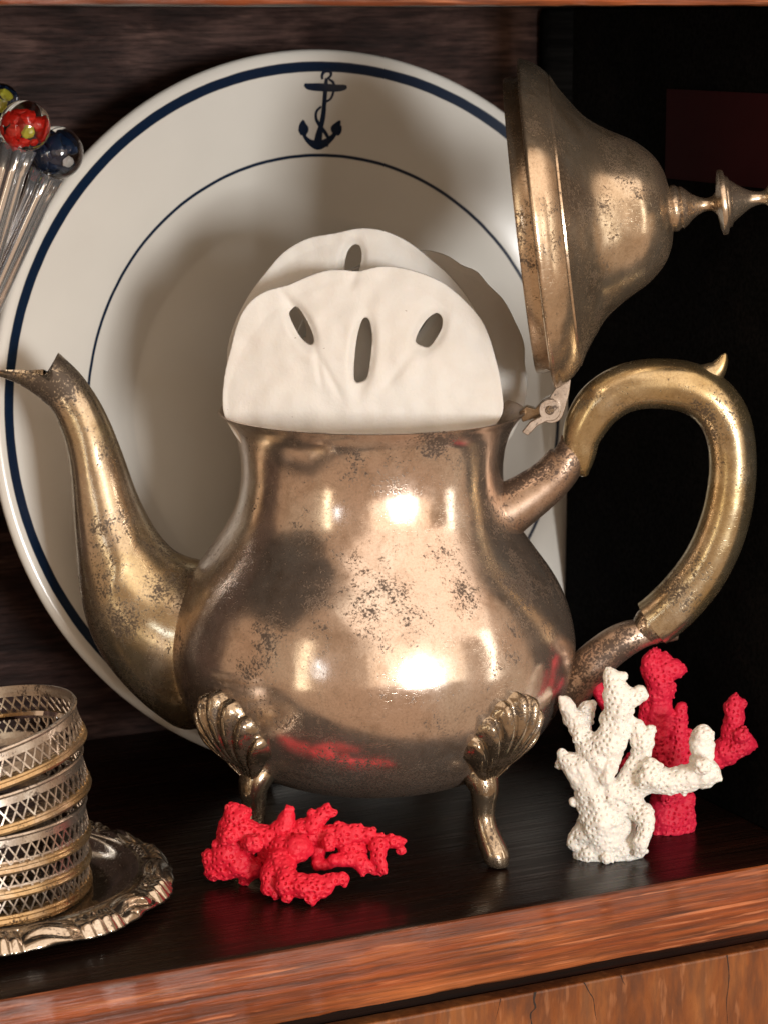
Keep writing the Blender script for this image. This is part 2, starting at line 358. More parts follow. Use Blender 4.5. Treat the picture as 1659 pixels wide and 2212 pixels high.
def stroke(pts, wds, n=5):
    P = spl([(*zA(*p), k * .0025) for p, k in zip(pts, [q_ * (1.45 if q_ < 45 else 1.1) for q_ in wds])], n); b = len(AV)
    T = np.gradient(P[:, :2], axis=0)
    for i in range(len(P)):
        t = T[i] / np.linalg.norm(T[i]); nn = np.array([-t[1], t[0]])
        for a in (-1, -.33, .33, 1): AV.append(onplate(*(P[i, :2] + nn * a * P[i, 2] / 2), lift=0.012 + 0.0004 * (b % 7)))
    for i in range(len(P) - 1):
        for j in range(3): AF.append((b + 4 * i + j, b + 4 * i + j + 1, b + 4 * i + 4 + j + 1, b + 4 * i + 4 + j))
stroke([(450, 430), (520, 462), (700, 470), (930, 480), (1050, 470), (1100, 455)], [30, 90, 110, 100, 80, 30])
stroke([(785, 330), (775, 450), (765, 700), (755, 900), (730, 1060), (705, 1200), (695, 1330)], [45, 65, 65, 75, 80, 110, 130])
stroke([(720, 350), (715, 280), (760, 225), (830, 225), (850, 285), (800, 340)], [28, 34, 38, 38, 30, 26])
stroke([(820, 345), (890, 400), (900, 520), (860, 640), (790, 690)], [22, 32, 30, 26, 24])
stroke([(720, 760), (650, 840), (650, 950), (710, 1050), (800, 1160), (850, 1240)], [22, 30, 34, 38, 40, 36])
stroke([(455, 970), (450, 1040), (465, 1120), (470, 1200)], [20, 110, 160, 90])
stroke([(470, 1190), (520, 1260), (600, 1320), (700, 1350), (800, 1320), (900, 1240), (960, 1160)], [50, 60, 90, 130, 110, 80, 60])
stroke([(1020, 975), (985, 1040), (950, 1110), (930, 1170)], [20, 100, 150, 60])
stroke([(1020, 1050), (1010, 1140), (990, 1205)], [60, 80, 20])
stroke([(690, 1330), (700, 1420)], [120, 15])
stroke([(830, 1310), (850, 1375)], [60, 18])
obj('anchor_emblem', me('anchor_emblem', AV, AF, M['navy'], sharp=None), pl)

# ------------------------------------------------------------------ teapot
TROT = -YAW - R_(4)
tp = empty('teapot', (0, 0, 0), (0, 0, TROT))
TX = np.array([math.cos(TROT), math.sin(TROT), 0]); TY = np.array([-math.sin(TROT), math.cos(TROT), 0])
def TP(px, py):                                      # pixel on the teapot's own middle plane -> local (x, z)
    q = PN(px, py, (0, 0, 0), TY); return np.array([q @ TX, q[2]])
def T3(px, py, y=0.0): a = TP(px, py); return np.array([a[0], y, a[1]])
AX = 803.0
def bp(r, y): return (r / 60.0, PV(AX, y, 0)[2])
out_lo = [(0.01, 1.78), (1.6, 1.8), (3.0, 1.95), (4.2, 2.32), (5.3, 2.95), (6.15, 3.75), (6.8, 4.75), (7.18, 5.8)]
out_hi = [bp(r, y) for r, y in ((438, 1388), (431, 1338), (414, 1285), (388, 1237), (352, 1188), (318, 1140), (294, 1095), (283, 1055), (279, 1015), (283, 968), (294, 930), (309, 905), (325, 888))]
oprof = spl(out_lo + out_hi, 6)
rz, rr = oprof[-1][1], oprof[-1][0]
lip = [(rr + 0.03, rz + 0.03), (rr - 0.02, rz + 0.07), (rr - 0.09, rz + 0.03)]
inn = [(max(0.01, r - 0.11), z) for r, z in oprof[::-1][3:-8]] + [(0.01, 2.1)]
body_prof = oprof.tolist() + lip + inn
body = obj('body', me('body', *lathe(body_prof, 192), M['teapot'], sharp=70), tp)
OZ = oprof[:, 1]; OR = oprof[:, 0]
def bodyr(z): return float(np.interp(z, OZ, OR))
# spout
SEC = [((470, 1560), (480, 1240)), ((405, 1572), (436, 1214)), ((345, 1540), (405, 1205)), ((285, 1488), (372, 1188)), ((232, 1425), (340, 1152)), ((198, 1360), (314, 1108)), ((178, 1285), (292, 1058)), ((167, 1190), (275, 1010)),
       ((160, 1110), (258, 963)), ((155, 1030), (240, 918)), ((145, 965), (222, 880)), ((128, 913), (200, 843)), ((115, 888), (170, 803)), ((104, 874), (127, 762))]
WID = [3.1, 3.0, 2.75, 2.5, 2.2, 1.9, 1.6, 1.38, 1.2, 1.06, .92, .8, .72, .66]
rows = np.array([[*TP(*a), *TP(*b), k] for (a, b), k in zip(SEC, WID)])
rows = spl(rows, 5); N = 40; V = []
for ox, oz, ix, iz, k in rows:
    c = np.array([(ox + ix) / 2, (oz + iz) / 2]); h = np.array([(ix - ox) / 2, (iz - oz) / 2]); hw = min(np.linalg.norm(h), 3.2)
    ky = min(k * 1.0, hw * .98) if k < 2 else hw * .80
    for j in range(N):
        ph = 2 * math.pi * j / N; q = c + h * math.cos(ph); V.append((q[0], ky * math.sin(ph), q[1]))
CH = spl(np.array([[*TP(*a), *TP(*b), k] for a, b, k in (((84, 857), (88, 802), .62), ((60, 840), (62, 803), .55), ((30, 824), (30, 802), .44), ((0, 813), (0, 801), .3), ((-22, 806), (-24, 801), .14))]), 4)
for ox, oz, tx, tz, k in CH:
    for j in range(N):
        ph = 2 * math.pi * j / N; c = math.cos(ph); q = np.array([tx, tz]) + (np.array([ox, oz]) - np.array([tx, tz])) * abs(c) * (1.0 if c < 0 else 0.72)
        V.append((q[0], k * math.sin(ph) * (1.0 if c < 0 else 0.86), q[1]))
obj('spout', me('spout', V, ringfaces(len(rows) + len(CH), N, True, True), M['spout'], sharp=50), tp)
# thin rough seam where spout meets body
sv = []
for j in range(64):
    ph = 2 * math.pi * j / 64
    q = rows[14]; c = np.array([(q[0] + q[2]) / 2, (q[1] + q[3]) / 2]); h = np.array([(q[2] - q[0]) / 2, (q[3] - q[1]) / 2])
def tubepx(name, pts, mat, N=28, yk=1.0, n=6, parent=tp, flat=None):
    P = spl([(*TP(x, y), r / 60.0) for x, y, r in pts], n)
    path = [(a, 0, b) for a, b, _ in P]
    v, f = sweep(path, [max(.02, q[2]) for q in P], N, ref=(0, 1, 0), ratio=yk)
    return obj(name, me(name, v, f, mat, sharp=60), parent)
hd = tubepx('handle', [(1264, 1028, 6), (1258, 1012, 20), (1254, 985, 32), (1254, 950, 40), (1266, 915, 46), (1292, 876, 50), (1332, 846, 51), (1380, 831, 52), (1432, 829, 53), (1482, 836, 54), (1524, 856, 54), (1558, 893, 53), (1576, 940, 51), (1582, 1000, 50),
     (1578, 1060, 51), (1566, 1120, 52), (1544, 1182, 53), (1512, 1240, 54), (1470, 1292, 54), (1430, 1330, 54), (1408, 1346, 53)], M['brass'], N=36)
tubepx('thumb_rest', [(1496, 850, 46), (1516, 828, 42), (1532, 812, 31), (1549, 797, 20), (1559, 781, 13), (1564, 768, 7), (1565, 763, 3)], M['brass'], N=20, yk=.8, parent=hd)
tubepx('handle_bracket', [(1070, 1118, 62), (1100, 1098, 58), (1140, 1072, 52), (1180, 1042, 47), (1210, 1010, 44), (1226, 980, 38), (1224, 955, 22), (1216, 938, 6)], M['bracket'], N=28)
tubepx('handle_bracket', [(1222, 1500, 50), (1252, 1462, 46), (1296, 1418, 42), (1340, 1386, 39), (1380, 1370, 33), (1420, 1368, 22), (1450, 1374, 13), (1464, 1378, 5)], M['bracket'], N=28)
tubepx('handle_collar', [(1424, 1334, 40), (1408, 1350, 43), (1392, 1366, 36)], M['leg'], N=24, parent=hd)

# legs: scallop shell on a cabriole stem
def shell_mesh():
    nu, nv = 90, 40; v = []
    for i in range(nv + 1):
        t = i / nv
        for j in range(nu + 1):
            u = j / nu * 2 - 1; al = u * R_(50)
            rib = abs(math.cos(math.pi * 3.5 * u))            # seven ribs
            L = 3.95 * (1 - 0.36 * abs(u) ** 1.6) * (0.95 + 0.05 * rib)
            a = t * L * math.sin(al) * 0.86; b = t * L * math.cos(al)
            z = 2.75 + b * 0.97
            rbase = max(bodyr(z), 5.75 + (z - 2.8) * 0.30)
            edge = math.sin(math.pi * min(1, t ** 1.15)) ** 0.7 if t < 1 else 0
            h = 0.10 + (0.50 * edge) * (1 - 0.55 * u * u) + 0.34 * (rib ** 0.7 - 0.30) * min(1, t * 3) * min(1, (1.04 - t) * 7)
            # hollow down the middle of each rib, as on the cast shell
            h -= 0.10 * max(0, rib - 0.55) / 0.45 * max(0, math.sin(math.pi * min(1, max(0, (t - .12) / .62))))
            if t > .97: h = -0.12
            rad = rbase + h; az = a / rad
            v.append((rad * math.cos(az), rad * math.sin(az), z))
    f = [(i * (nu + 1) + j, i * (nu + 1) + j + 1, (i + 1) * (nu + 1) + j + 1, (i + 1) * (nu + 1) + j) for i in range(nv) for j in range(nu)]
    return me('shell', v, f, M['leg'], sharp=None)
P = spl([(5.2, 3.5, .6), (5.65, 3.05, .58), (5.82, 2.65, .50), (5.80, 2.2, .42), (5.80, 1.7, .38), (5.95, 1.2, .40), (6.2, .75, .45), (6.45, .38, .46), (6.6, .12, .34), (6.62, 0.01, .18)], 5)
v, f = sweep([(a, 0, b) for a, b, _ in P], [q[2] for q in P], 24, ref=(0, 1, 0), ratio=1.08)
stem_me = me('leg', v, f, M['leg'], sharp=60); shell_me = shell_mesh()
vd = FW @ np.array([0, 1, 0]); base = math.atan2(-FW[1], -FW[0]) - TROT      # azimuth that faces the camera
for da in (42, -45, 138, -138):
    lg = obj('leg', stem_me, tp); lg.rotation_euler = (0, 0, base + R_(da))
    obj('shell', shell_me, lg)

# lid, standing open on its hinge
c0 = T3(1162, 485); c1 = T3(1162 + 99.29, 485 - 11.9); ax = c1 - c0; pxs = np.linalg.norm(ax) / 100; ax /= np.linalg.norm(ax)
lat = np.array([0, 1.0, 0]); oth = np.cross(ax, lat)
def lidmesh(name, prof, mat, N=128, sharp=45, caps=(False, False)):
    v = []
    for r, s_ in prof:
        r = max(.004, r * pxs)
        for j in range(N):
            ph = 2 * math.pi * j / N; v.append(c0 + ax * s_ * pxs + (lat * math.sin(ph) + oth * math.cos(ph)) * r)
    return me(name, v, ringfaces(len(prof), N, *caps), mat, sharp=sharp)
outer = [(352, -6), (357, -3), (358, 1), (356, 6), (353, 12)] + spl([(353, 12), (346, 26), (333, 42), (320, 54)], 5).tolist() + [(316, 56), (315, 60), (312, 61)] + spl([(310, 62), (287, 74), (256, 95), (218, 125), (186, 168), (168, 200), (149, 230), (117, 262), (82, 280), (40, 289)], 6).tolist() + [(.1, 290)]
inner = [(.1, 272), (70, 262), (130, 220), (175, 150), (270, 60), (308, 20), (312, -38), (318, -40), (321, -36), (321, -8), (330, -6), (352, -6)]
lid = obj('lid', lidmesh('lid', inner + outer, M['lid']), tp)
kn = [(48, 284), (50, 292), (50, 300), (44, 306), (46, 311), (40, 320)] + spl([(40, 320), (27, 334), (17, 352), (14, 366), (17, 378), (26, 386)], 4).tolist() + [(60, 391), (70, 394), (71, 400), (68, 405), (56, 408), (54, 414), (46, 418)] + spl([(46, 418), (34, 434), (20, 456), (14, 478), (16, 490)], 4).tolist() + spl([(20, 494), (25, 498), (22, 503), (12, 506), (.1, 507)], 4).tolist()
obj('knob', lidmesh('knob', kn, M['lid'], N=64), lid)
# hinge: two leaves on a pin
hg = empty('hinge', (0, 0, 0)); hg.parent = tp
def leaf(name, pts, y0, y1, mat=M['hinge']):
    pp = [TP(*p) for p in pts]; n = len(pp); v = [(a, y0, b) for a, b in pp] + [(a, y1, b) for a, b in pp]
    o = obj(name, me(name, v, ringfaces(2, n, True, True), mat, sharp=30), hg); bevel(o, 0.03, 2); return o
circ = lambda cx, cy, r, a0, a1, n=12: [(cx + r * math.cos(R_(a0 + (a1 - a0) * i / n)), cy + r * math.sin(R_(a0 + (a1 - a0) * i / n))) for i in range(n + 1)]
leaf('lower_leaf', circ(1187, 881, 24, -215, 105, 16) + [(1160, 915), (1140, 936), (1127, 928), (1145, 906)], -0.55, -0.30)
leaf('upper_leaf', circ(1190, 885, 27, 20, 150, 10) + [(1172, 880), (1190, 850), (1210, 820), (1226, 806), (1232, 820), (1228, 850), (1220, 880)], -0.28, -0.02)
leaf('middle_leaf', [(1120, 890), (1136, 878), (1155, 884), (1170, 865), (1200, 850), (1214, 820), (1206, 868), (1190, 905), (1150, 905), (1128, 912)], 0.0, 0.5, M['leg'])
leaf('pin', circ(1187, 881, 10, 0, 345, 15), -0.6, 0.6, M['leg'])
tag(tp, 'tarnished silver teapot with open lid, shell legs and curved spout, holding sand dollars', 'teapot')

# ------------------------------------------------------------------ remesh helper
def remesh(name, v, f, voxel, smooth_it, mat):
    k = bpy.data.meshes.new('tmp'); k.from_pydata((np.asarray(v) * CM).tolist(), [], f); k.update()
    o = bpy.data.objects.new('tmp', k); COL.objects.link(o)
    r = o.modifiers.new('r', 'REMESH'); r.mode = 'VOXEL'; r.voxel_size = voxel * CM
    if smooth_it:
        q = o.modifiers.new('s', 'SMOOTH'); q.factor = 0.5; q.iterations = smooth_it
    dg = bpy.context.evaluated_depsgraph_get(); nm = bpy.data.meshes.new_from_object(o.evaluated_get(dg)); nm.name = name
    bpy.data.objects.remove(o); bpy.data.meshes.remove(k)
    nm.materials.clear(); nm.materials.append(mat)
    nm.polygons.foreach_set('use_smooth', [True] * len(nm.polygons)); return nm
def getco(k):
    a = np.empty(len(k.vertices) * 3); k.vertices.foreach_get('co', a); return a.reshape(-1, 3) / CM
def setco(k, a): k.vertices.foreach_set('co', (a * CM).ravel()); k.update()
def getno(k):
    a = np.empty(len(k.vertices) * 3); k.vertex_normals.foreach_get('vector', a); return a.reshape(-1, 3)

# ------------------------------------------------------------------ sand dollars
def dollar(label, cpx, fdep, polar, holes, tilt, yaw, seed, thick=0.72, grooves=()):
    c = PV(*cpx, fdep); sc = np.linalg.norm(c - CAM) / FPX
    n = 150; ang = np.linspace(0, 360, n, endpoint=False); pa = np.array(polar); 
    rad = np.interp(ang, pa[:, 0], pa[:, 1], period=360)
    rad = np.convolve(np.r_[rad[-2:], rad, rad[:2]], [.04, .2, .52, .2, .04], 'valid') * sc
    bm = bmesh.new(); loops = []
    loops.append([(r * math.cos(R_(a)), r * math.sin(R_(a))) for a, r in zip(ang, rad)])
    for hx, hy, hl, hw, ha in holes:
        u, vv = (hx - cpx[0]) * sc, -(hy - cpx[1]) * sc; L = []
        for i in range(28):
            t = 2 * math.pi * i / 28; k = 1 + 0.10 * math.sin(3 * t + seed)
            p, q = hl * sc * math.copysign(abs(math.cos(t)) ** .75, math.cos(t)) * k, hw * sc * math.copysign(abs(math.sin(t)) ** .75, math.sin(t))
            L.append((u + p * math.cos(R_(ha)) - q * math.sin(R_(ha)), vv + p * math.sin(R_(ha)) + q * math.cos(R_(ha))))
        loops.append(L)
    es = []
    for L in loops:
        vs = [bm.verts.new((x, y, 0)) for x, y in L]
        es += [bm.edges.new((vs[i], vs[(i + 1) % len(vs)])) for i in range(len(vs))]
    bmesh.ops.triangle_fill(bm, use_beauty=True, edges=es)
    r = bmesh.ops.extrude_face_region(bm, geom=bm.faces[:])
    bmesh.ops.translate(bm, vec=(0, 0, thick), verts=[g for g in r['geom'] if isinstance(g, bmesh.types.BMVert)])
    bmesh.ops.recalc_face_normals(bm, faces=bm.faces[:])
    bm.verts.index_update(); v = [q.co[:] for q in bm.verts]; f = [tuple(q.index for q in g.verts) for g in bm.faces]; bm.free()
    k = remesh('sand_dollar', v, f, 0.055, 5, M['dollar']); a = getco(k)
    rr_ = np.hypot(a[:, 0], a[:, 1]) / (rad.mean()); t = a[:, 2] / thick
    hl = [((hx - cpx[0]) * sc, -(hy - cpx[1]) * sc, a_ * sc, b_ * sc, math.cos(R_(c_)), math.sin(R_(c_))) for hx, hy, a_, b_, c_ in holes]
    gr = [((hx - cpx[0]) * sc, -(hy - cpx[1]) * sc, a_ * sc, b_ * sc, math.cos(R_(c_)), math.sin(R_(c_))) for hx, hy, a_, b_, c_ in grooves]
    dome = np.clip(1 - rr_ ** 2.2, 0, 1)
    up = t * (0.36 + 0.45 * dome)
    th = np.arctan2(a[:, 1], a[:, 0])
    for i, (x, y, z) in enumerate(a):
        q = 0.07 * noise.noise((x * .8, y * .8, seed)) + 0.05 * noise.noise((x * 1.7, y * 1.7, seed + 4))
        for hu, hv, hl_, hw_, ca, sa in hl:
            p_, q_ = (x - hu) * ca + (y - hv) * sa, -(x - hu) * sa + (y - hv) * ca
            e_ = math.hypot(p_ / (hl_ + .1), q_ / (hw_ + .1)); q -= .20 * math.exp(-max(0, e_ - .8) ** 2 / .16)
        pet = 0
        for hu, hv, hl_, hw_, ca, sa in gr:                   # shallow grooves below the slots
            p_, q_ = (x - hu) * ca + (y - hv) * sa, -(x - hu) * sa + (y - hv) * ca
            pet += 0.07 * math.exp(-(p_ / hl_) ** 4 - (q_ / hw_) ** 2)
        up[i] += t[i] * (q - pet)
    a[:, 2] = up; setco(k, a)
    o = obj('sand_dollar', k)
    vx = RT * math.cos(yaw) - FW * math.sin(yaw); nz = -FW * math.cos(yaw) - RT * math.sin(yaw)
    vy = UP * math.cos(tilt) - nz * math.sin(tilt); nz2 = np.cross(vx, vy)
    mt = Matrix(((vx[0], vy[0], nz2[0]), (vx[1], vy[1], nz2[1]), (vx[2], vy[2], nz2[2]))).to_4x4(); mt.translation = Vector(c * CM); o.matrix_world = mt
    return tag(o, label, 'sand dollar', 'sand dollars standing in the teapot')
dollar('front white sand dollar in the teapot with three slots showing', (783, 890), -1.2,
       [(0, 303), (10, 303), (23, 308), (38, 324), (48, 325), (58, 328), (69, 324), (82, 318), (88, 308), (92, 300), (97, 309), (104, 315), (111, 314), (119, 314), (123, 320), (127, 331), (134, 339), (141, 334), (154, 312), (168, 304), (180, 299), (188, 282), (200, 256), (216, 246), (236, 250), (270, 270), (310, 250), (334, 252), (350, 274)],
       [(653, 702, 44, 15, -62), (785, 760, 70, 17, 84), (927, 715, 39, 20, 58)], R_(4), R_(0), 1, grooves=[(712, 805, 52, 8, -62), (690, 790, 40, 7, -80), (860, 795, 55, 10, 52), (770, 590, 34, 10, 70), (630, 655, 36, 9, -55)])
dollar('middle sand dollar in the teapot, tallest, with one notch above the front one', (778, 800), 0.9,
       [(0, 285), (20, 283), (32, 280), (45, 280), (58, 283), (70, 296), (82, 306), (90, 306), (100, 298), (112, 305), (122, 302), (134, 290), (150, 286), (170, 288), (182, 284), (198, 262), (230, 250), (270, 280), (310, 250), (345, 262)],
       [(764, 565, 34, 17, 80), (640, 690, 40, 15, -60), (905, 690, 40, 15, 58)], R_(3), R_(3), 2)
dollar('shaded sand dollar at the back of the teapot beside the open lid', (880, 820), 2.5,
       [(0, 258), (8, 252), (16, 262), (30, 262), (40, 268), (50, 266), (58, 278), (64, 270), (72, 280), (80, 282), (100, 272), (140, 262), (180, 255), (270, 250)],
       [(870, 640, 40, 16, 90)], R_(2), R_(-4), 3)

# ------------------------------------------------------------------ corals
def coral(label, chains, conv, sc, depth, mat, seed, voxel=0.025, pit=0.17, pitd=0.115, floor=True, fat=1.14):
    rnd = np.random.RandomState(seed); C, Rr = [], []
    for ch in chains:
        P = []
        for p in ch:
            x, y = conv(p[0], p[1]); f_ = depth(x, y) + (p[3] if len(p) > 3 else 0)
            P.append((*PV(x, y, f_), p[2] * fat * sc / (FPX / (DIST + f_))))
        P = np.array(P)
        for i in range(max(1, len(P) - 1)):
            a = P[i]; b = P[min(i + 1, len(P) - 1)]; L = np.linalg.norm(b[:3] - a[:3]); n = max(1, int(L / (.3 * min(a[3], b[3]) + .03)))
            for j in range(n + (1 if i >= len(P) - 2 else 0)):
                q = a + (b - a) * (j / n); jit = rnd.normal(0, .05 * q[3], 3); C.append(q[:3] + jit); Rr.append(q[3] * rnd.uniform(.9, 1.04))
        for e in (P[0], P[-1]):                              # ragged broken tips
            for _ in range(15):
                d_ = rnd.normal(0, 1, 3); d_ /= np.linalg.norm(d_); C.append(e[:3] + d_ * e[3] * .9); Rr.append(e[3] * rnd.uniform(.10, .30))
    C = np.array(C); Rr = np.array(Rr); nb = len(C)
    for i in range(0, nb, 5):                                # a few bumps along the branches
        if rnd.rand() < .8:
            d_ = rnd.normal(0, 1, 3); d_ /= np.linalg.norm(d_)
            C = np.vstack([C, C[i] + d_ * Rr[i] * .9]); Rr = np.r_[Rr, min(.22, Rr[i] * rnd.uniform(.18, .36))]
    tv, tf = ico(2); n = len(tv)
    V = (tv[None] * Rr[:, None, None] + C[:, None]).reshape(-1, 3); F = (tf[None] + (np.arange(len(C)) * n)[:, None, None]).reshape(-1, 3)
    k = remesh('coral', V, F.tolist(), voxel, 5, mat)
    a = getco(k); no = getno(k); d = np.empty(len(a))
    grid, pts = {}, []                                       # evenly scattered polyp pores over the surface
    for i in rnd.permutation(len(a)):
        p = a[i]; g = (int(p[0] // pit), int(p[1] // pit), int(p[2] // pit)); ok = True
        for dx in (-1, 0, 1):
            for dy in (-1, 0, 1):
                for dz in (-1, 0, 1):
                    for q in grid.get((g[0] + dx, g[1] + dy, g[2] + dz), ()):
                        if (p[0] - q[0]) ** 2 + (p[1] - q[1]) ** 2 + (p[2] - q[2]) ** 2 < pit * pit: ok = False; break
                    if not ok: break
                if not ok: break
            if not ok: break
        if ok: grid.setdefault(g, []).append(tuple(p)); pts.append(p)
    kd = kdtree.KDTree(len(pts))
    for i, p in enumerate(pts): kd.insert(p, i)
    kd.balance(); psz = np.where(rnd.rand(len(pts)) < .12, 2.5, rnd.uniform(.82, 1.25, len(pts)))
    for i, p in enumerate(a):
        _, ii, F1 = kd.find(p); F1 = F1 / pit * psz[ii]
        q = min(1, max(0, (.36 - F1) / .12)); q = q * q * (3 - 2 * q)
        big = noise.noise(p * .8 + 9)
        d[i] = .08 * noise.noise(p * 1.3) + .065 * noise.noise(p * 2.5) + .022 * noise.noise(p * 5.0) - pitd * q * min(1, max(.15, .8 + 1.6 * big))
    a += no * d[:, None]
    if floor: a[:, 2] = np.maximum(a[:, 2], .004 + 0.0 * a[:, 2])
    lo = a[:, :].mean(0); lo[2] = 0
    setco(k, a - lo)
    return tag(obj('coral', k, loc=lo), label, 'coral', 'pieces of branching coral on the shelf')
cW = lambda x, y: (1108.3 + x * .332, 1321.4 + y * .332)
baseW = PZ(*cW(620, 1600)); fW = float(baseW @ FW)
coral('white branching coral standing in front of the rose red one', [
    [(470, 1570, 95), (610, 1560, 105), (760, 1545, 90), (810, 1570, 50)], [(400, 1500, 55), (460, 1440, 80)], [(430, 1610, 40), (620, 1600, 45), (800, 1590, 40)],
    [(630, 1500, 170, .4), (640, 1380, 165, .5), (640, 1280, 140, .4)], [(600, 1540, 130), (580, 1400, 150), (560, 1270, 140), (520, 1140, 120), (430, 1020, 100), (340, 960, 52), (315, 910, 22)],
    [(540, 1120, 110), (580, 980, 110), (600, 880, 115), (660, 760, 105), (690, 640, 98), (670, 530, 88), (640, 430, 62), (630, 385, 28)],
    [(690, 600, 80), (760, 560, 72), (820, 540, 55), (850, 545, 28)], [(670, 450, 50), (720, 420, 22)],
    [(500, 900, 85), (450, 800, 80, .3), (390, 690, 70, .5), (340, 600, 45, .5), (310, 560, 20, .5)], [(440, 720, 70, .7), (480, 630, 62, 1.0), (520, 600, 26, 1.0)], [(420, 830, 40)],
    [(610, 1080, 55, -.5), (630, 1010, 50, -.5)], [(300, 1000, 30, .3)],
    [(640, 1260, 110), (700, 1170, 95), (760, 1070, 70), (825, 960, 62), (835, 850, 78), (800, 740, 55), (770, 695, 26)], [(850, 820, 60), (890, 765, 34)],
    [(720, 1200, 100), (800, 1130, 95), (900, 1080, 105), (1020, 1110, 98), (1140, 1080, 92), (1230, 1040, 98), (1310, 1060, 50), (1340, 1080, 22)],
    [(1220, 1010, 80), (1225, 900, 76), (1220, 810, 74), (1265, 815, 45)], [(1235, 1000, 55, -.9)], [(900, 1020, 70, -.5), (880, 1090, 70, -.7)],
    [(760, 1270, 90), (850, 1300, 68, -.3), (860, 1400, 60, -.6), (830, 1500, 60, -.7), (820, 1580, 38, -.7)], [(390, 1240, 24)], [(640, 1180, 80, -.3)]],
    cW, .332, lambda x, y: fW, M['coral_white'], 11, fat=1.09)
cR = cW; baseR = PZ(*cR(1000, 1440)); fR = float(baseR @ FW) + .3
coral('rose red branching coral standing upright behind the white one', [
    [(900, 1430, 50), (1000, 1410, 90), (1080, 1390, 70)], [(1010, 1400, 120), (1010, 1250, 120), (1010, 1100, 110), (1040, 960, 95), (1060, 840, 70), (1085, 700, 50), (1095, 620, 26)], [(1140, 1330, 35), (1150, 1210, 35)], [(1150, 1380, 28)],
    [(920, 1300, 60), (900, 1440, 62)], [(1110, 1240, 62), (1120, 1390, 58)], [(880, 1010, 50), (930, 960, 60)], [(1130, 950, 62), (1120, 1060, 60)], [(1000, 520, 60), (1030, 480, 36)], [(870, 640, 50), (850, 720, 44)],
    [(1000, 1010, 80), (905, 940, 48), (880, 850, 44), (915, 730, 88), (950, 640, 88), (958, 550, 76), (935, 430, 92), (905, 330, 78), (915, 265, 40)], [(950, 400, 88), (1030, 370, 68), (1090, 375, 38)], [(960, 320, 60), (1000, 330, 40)], [(990, 720, 62), (1040, 690, 50)], [(1150, 1000, 50), (1165, 900, 40), (1150, 850, 24)], [(870, 560, 34)], [(1000, 1190, 60, -.8), (1040, 1150, 40, -.9)], [(1060, 900, 60), (1130, 850, 40), (1140, 780, 22)],
    [(1050, 1020, 90), (1180, 990, 85), (1300, 950, 85), (1400, 890, 92), (1490, 860, 78), (1550, 860, 40)], [(1410, 860, 80), (1425, 740, 62), (1435, 630, 70), (1440, 570, 40)], [(1470, 600, 45), (1510, 600, 22)], [(1490, 800, 50, -.5)],
    [(930, 800, 80), (760, 760, 55), (620, 640, 42), (560, 520, 42), (530, 450, 40), (500, 430, 20)], [(960, 900, 70), (840, 900, 60), (720, 1010, 50)]],
    cR, .332, lambda x, y: fR, M['coral_rose'], 12, fat=1.12)
cL = lambda x, y: (409.2 + x * .3083, 1688 + y * .3083)
coral('bright red coral lying flat near the shelf edge under the teapot', [
    [(190, 620, 78), (150, 660, 45), (150, 600, 55), (140, 520, 45)], [(200, 600, 85), (270, 480, 95), (280, 360, 78), (320, 260, 82), (370, 240, 66)], [(310, 200, 50)], [(290, 380, 60, -.4)], [(200, 440, 35)],
    [(450, 440, 66, -.6)], [(250, 600, 90), (350, 560, 110), (430, 600, 85), (390, 690, 45)], [(330, 300, 90), (450, 400, 95), (580, 410, 95), (660, 320, 72), (690, 230, 52), (695, 195, 38)], [(720, 190, 22)],
    [(560, 470, 95), (660, 480, 98, -.4), (760, 480, 92, -.6), (815, 480, 55, -.6)], [(700, 420, 80), (770, 350, 70), (850, 310, 62), (930, 240, 56), (970, 190, 40), (980, 160, 18)], [(990, 220, 36), (1020, 215, 20)], [(865, 225, 32)],
    [(640, 560, 95, -.8), (580, 650, 78, -1.2), (555, 740, 56, -1.4)], [(600, 780, 40, -1.5)], [(650, 600, 90, -1.0), (690, 710, 92, -1.6), (820, 740, 90, -1.8), (920, 740, 72, -1.8), (1010, 690, 48, -1.7), (1070, 690, 46, -1.7), (1085, 720, 22, -1.7)], [(860, 820, 50, -2.0), (865, 880, 14, -2.1)], [(690, 810, 36, -1.9)],
    [(860, 390, 60), (960, 400, 80), (1060, 380, 84), (1150, 370, 76), (1220, 370, 58), (1300, 410, 58), (1380, 420, 48), (1460, 420, 40), (1505, 415, 20)], [(1480, 480, 26)], [(1410, 380, 25)], [(1200, 310, 22)], [(1040, 310, 30)], [(985, 430, 56, -.6)],
    [(1320, 450, 60, -.2), (1330, 540, 56, -.4), (1350, 610, 46, -.5)], [(900, 480, 60), (910, 590, 46, -.4), (960, 590, 36, -.4), (1010, 550, 44, -.4), (1100, 550, 44, -.4), (1180, 560, 52, -.4), (1220, 640, 34, -.5)], [(1180, 480, 70), (1100, 460, 70), (1280, 630, 34, -.5), (1340, 640, 28, -.5)], [(1290, 340, 18)], [(1350, 370, 18)]],
    cL, .3083, lambda x, y: -6.7 if y < 1860 else -6.7, M['coral_red'], 13)

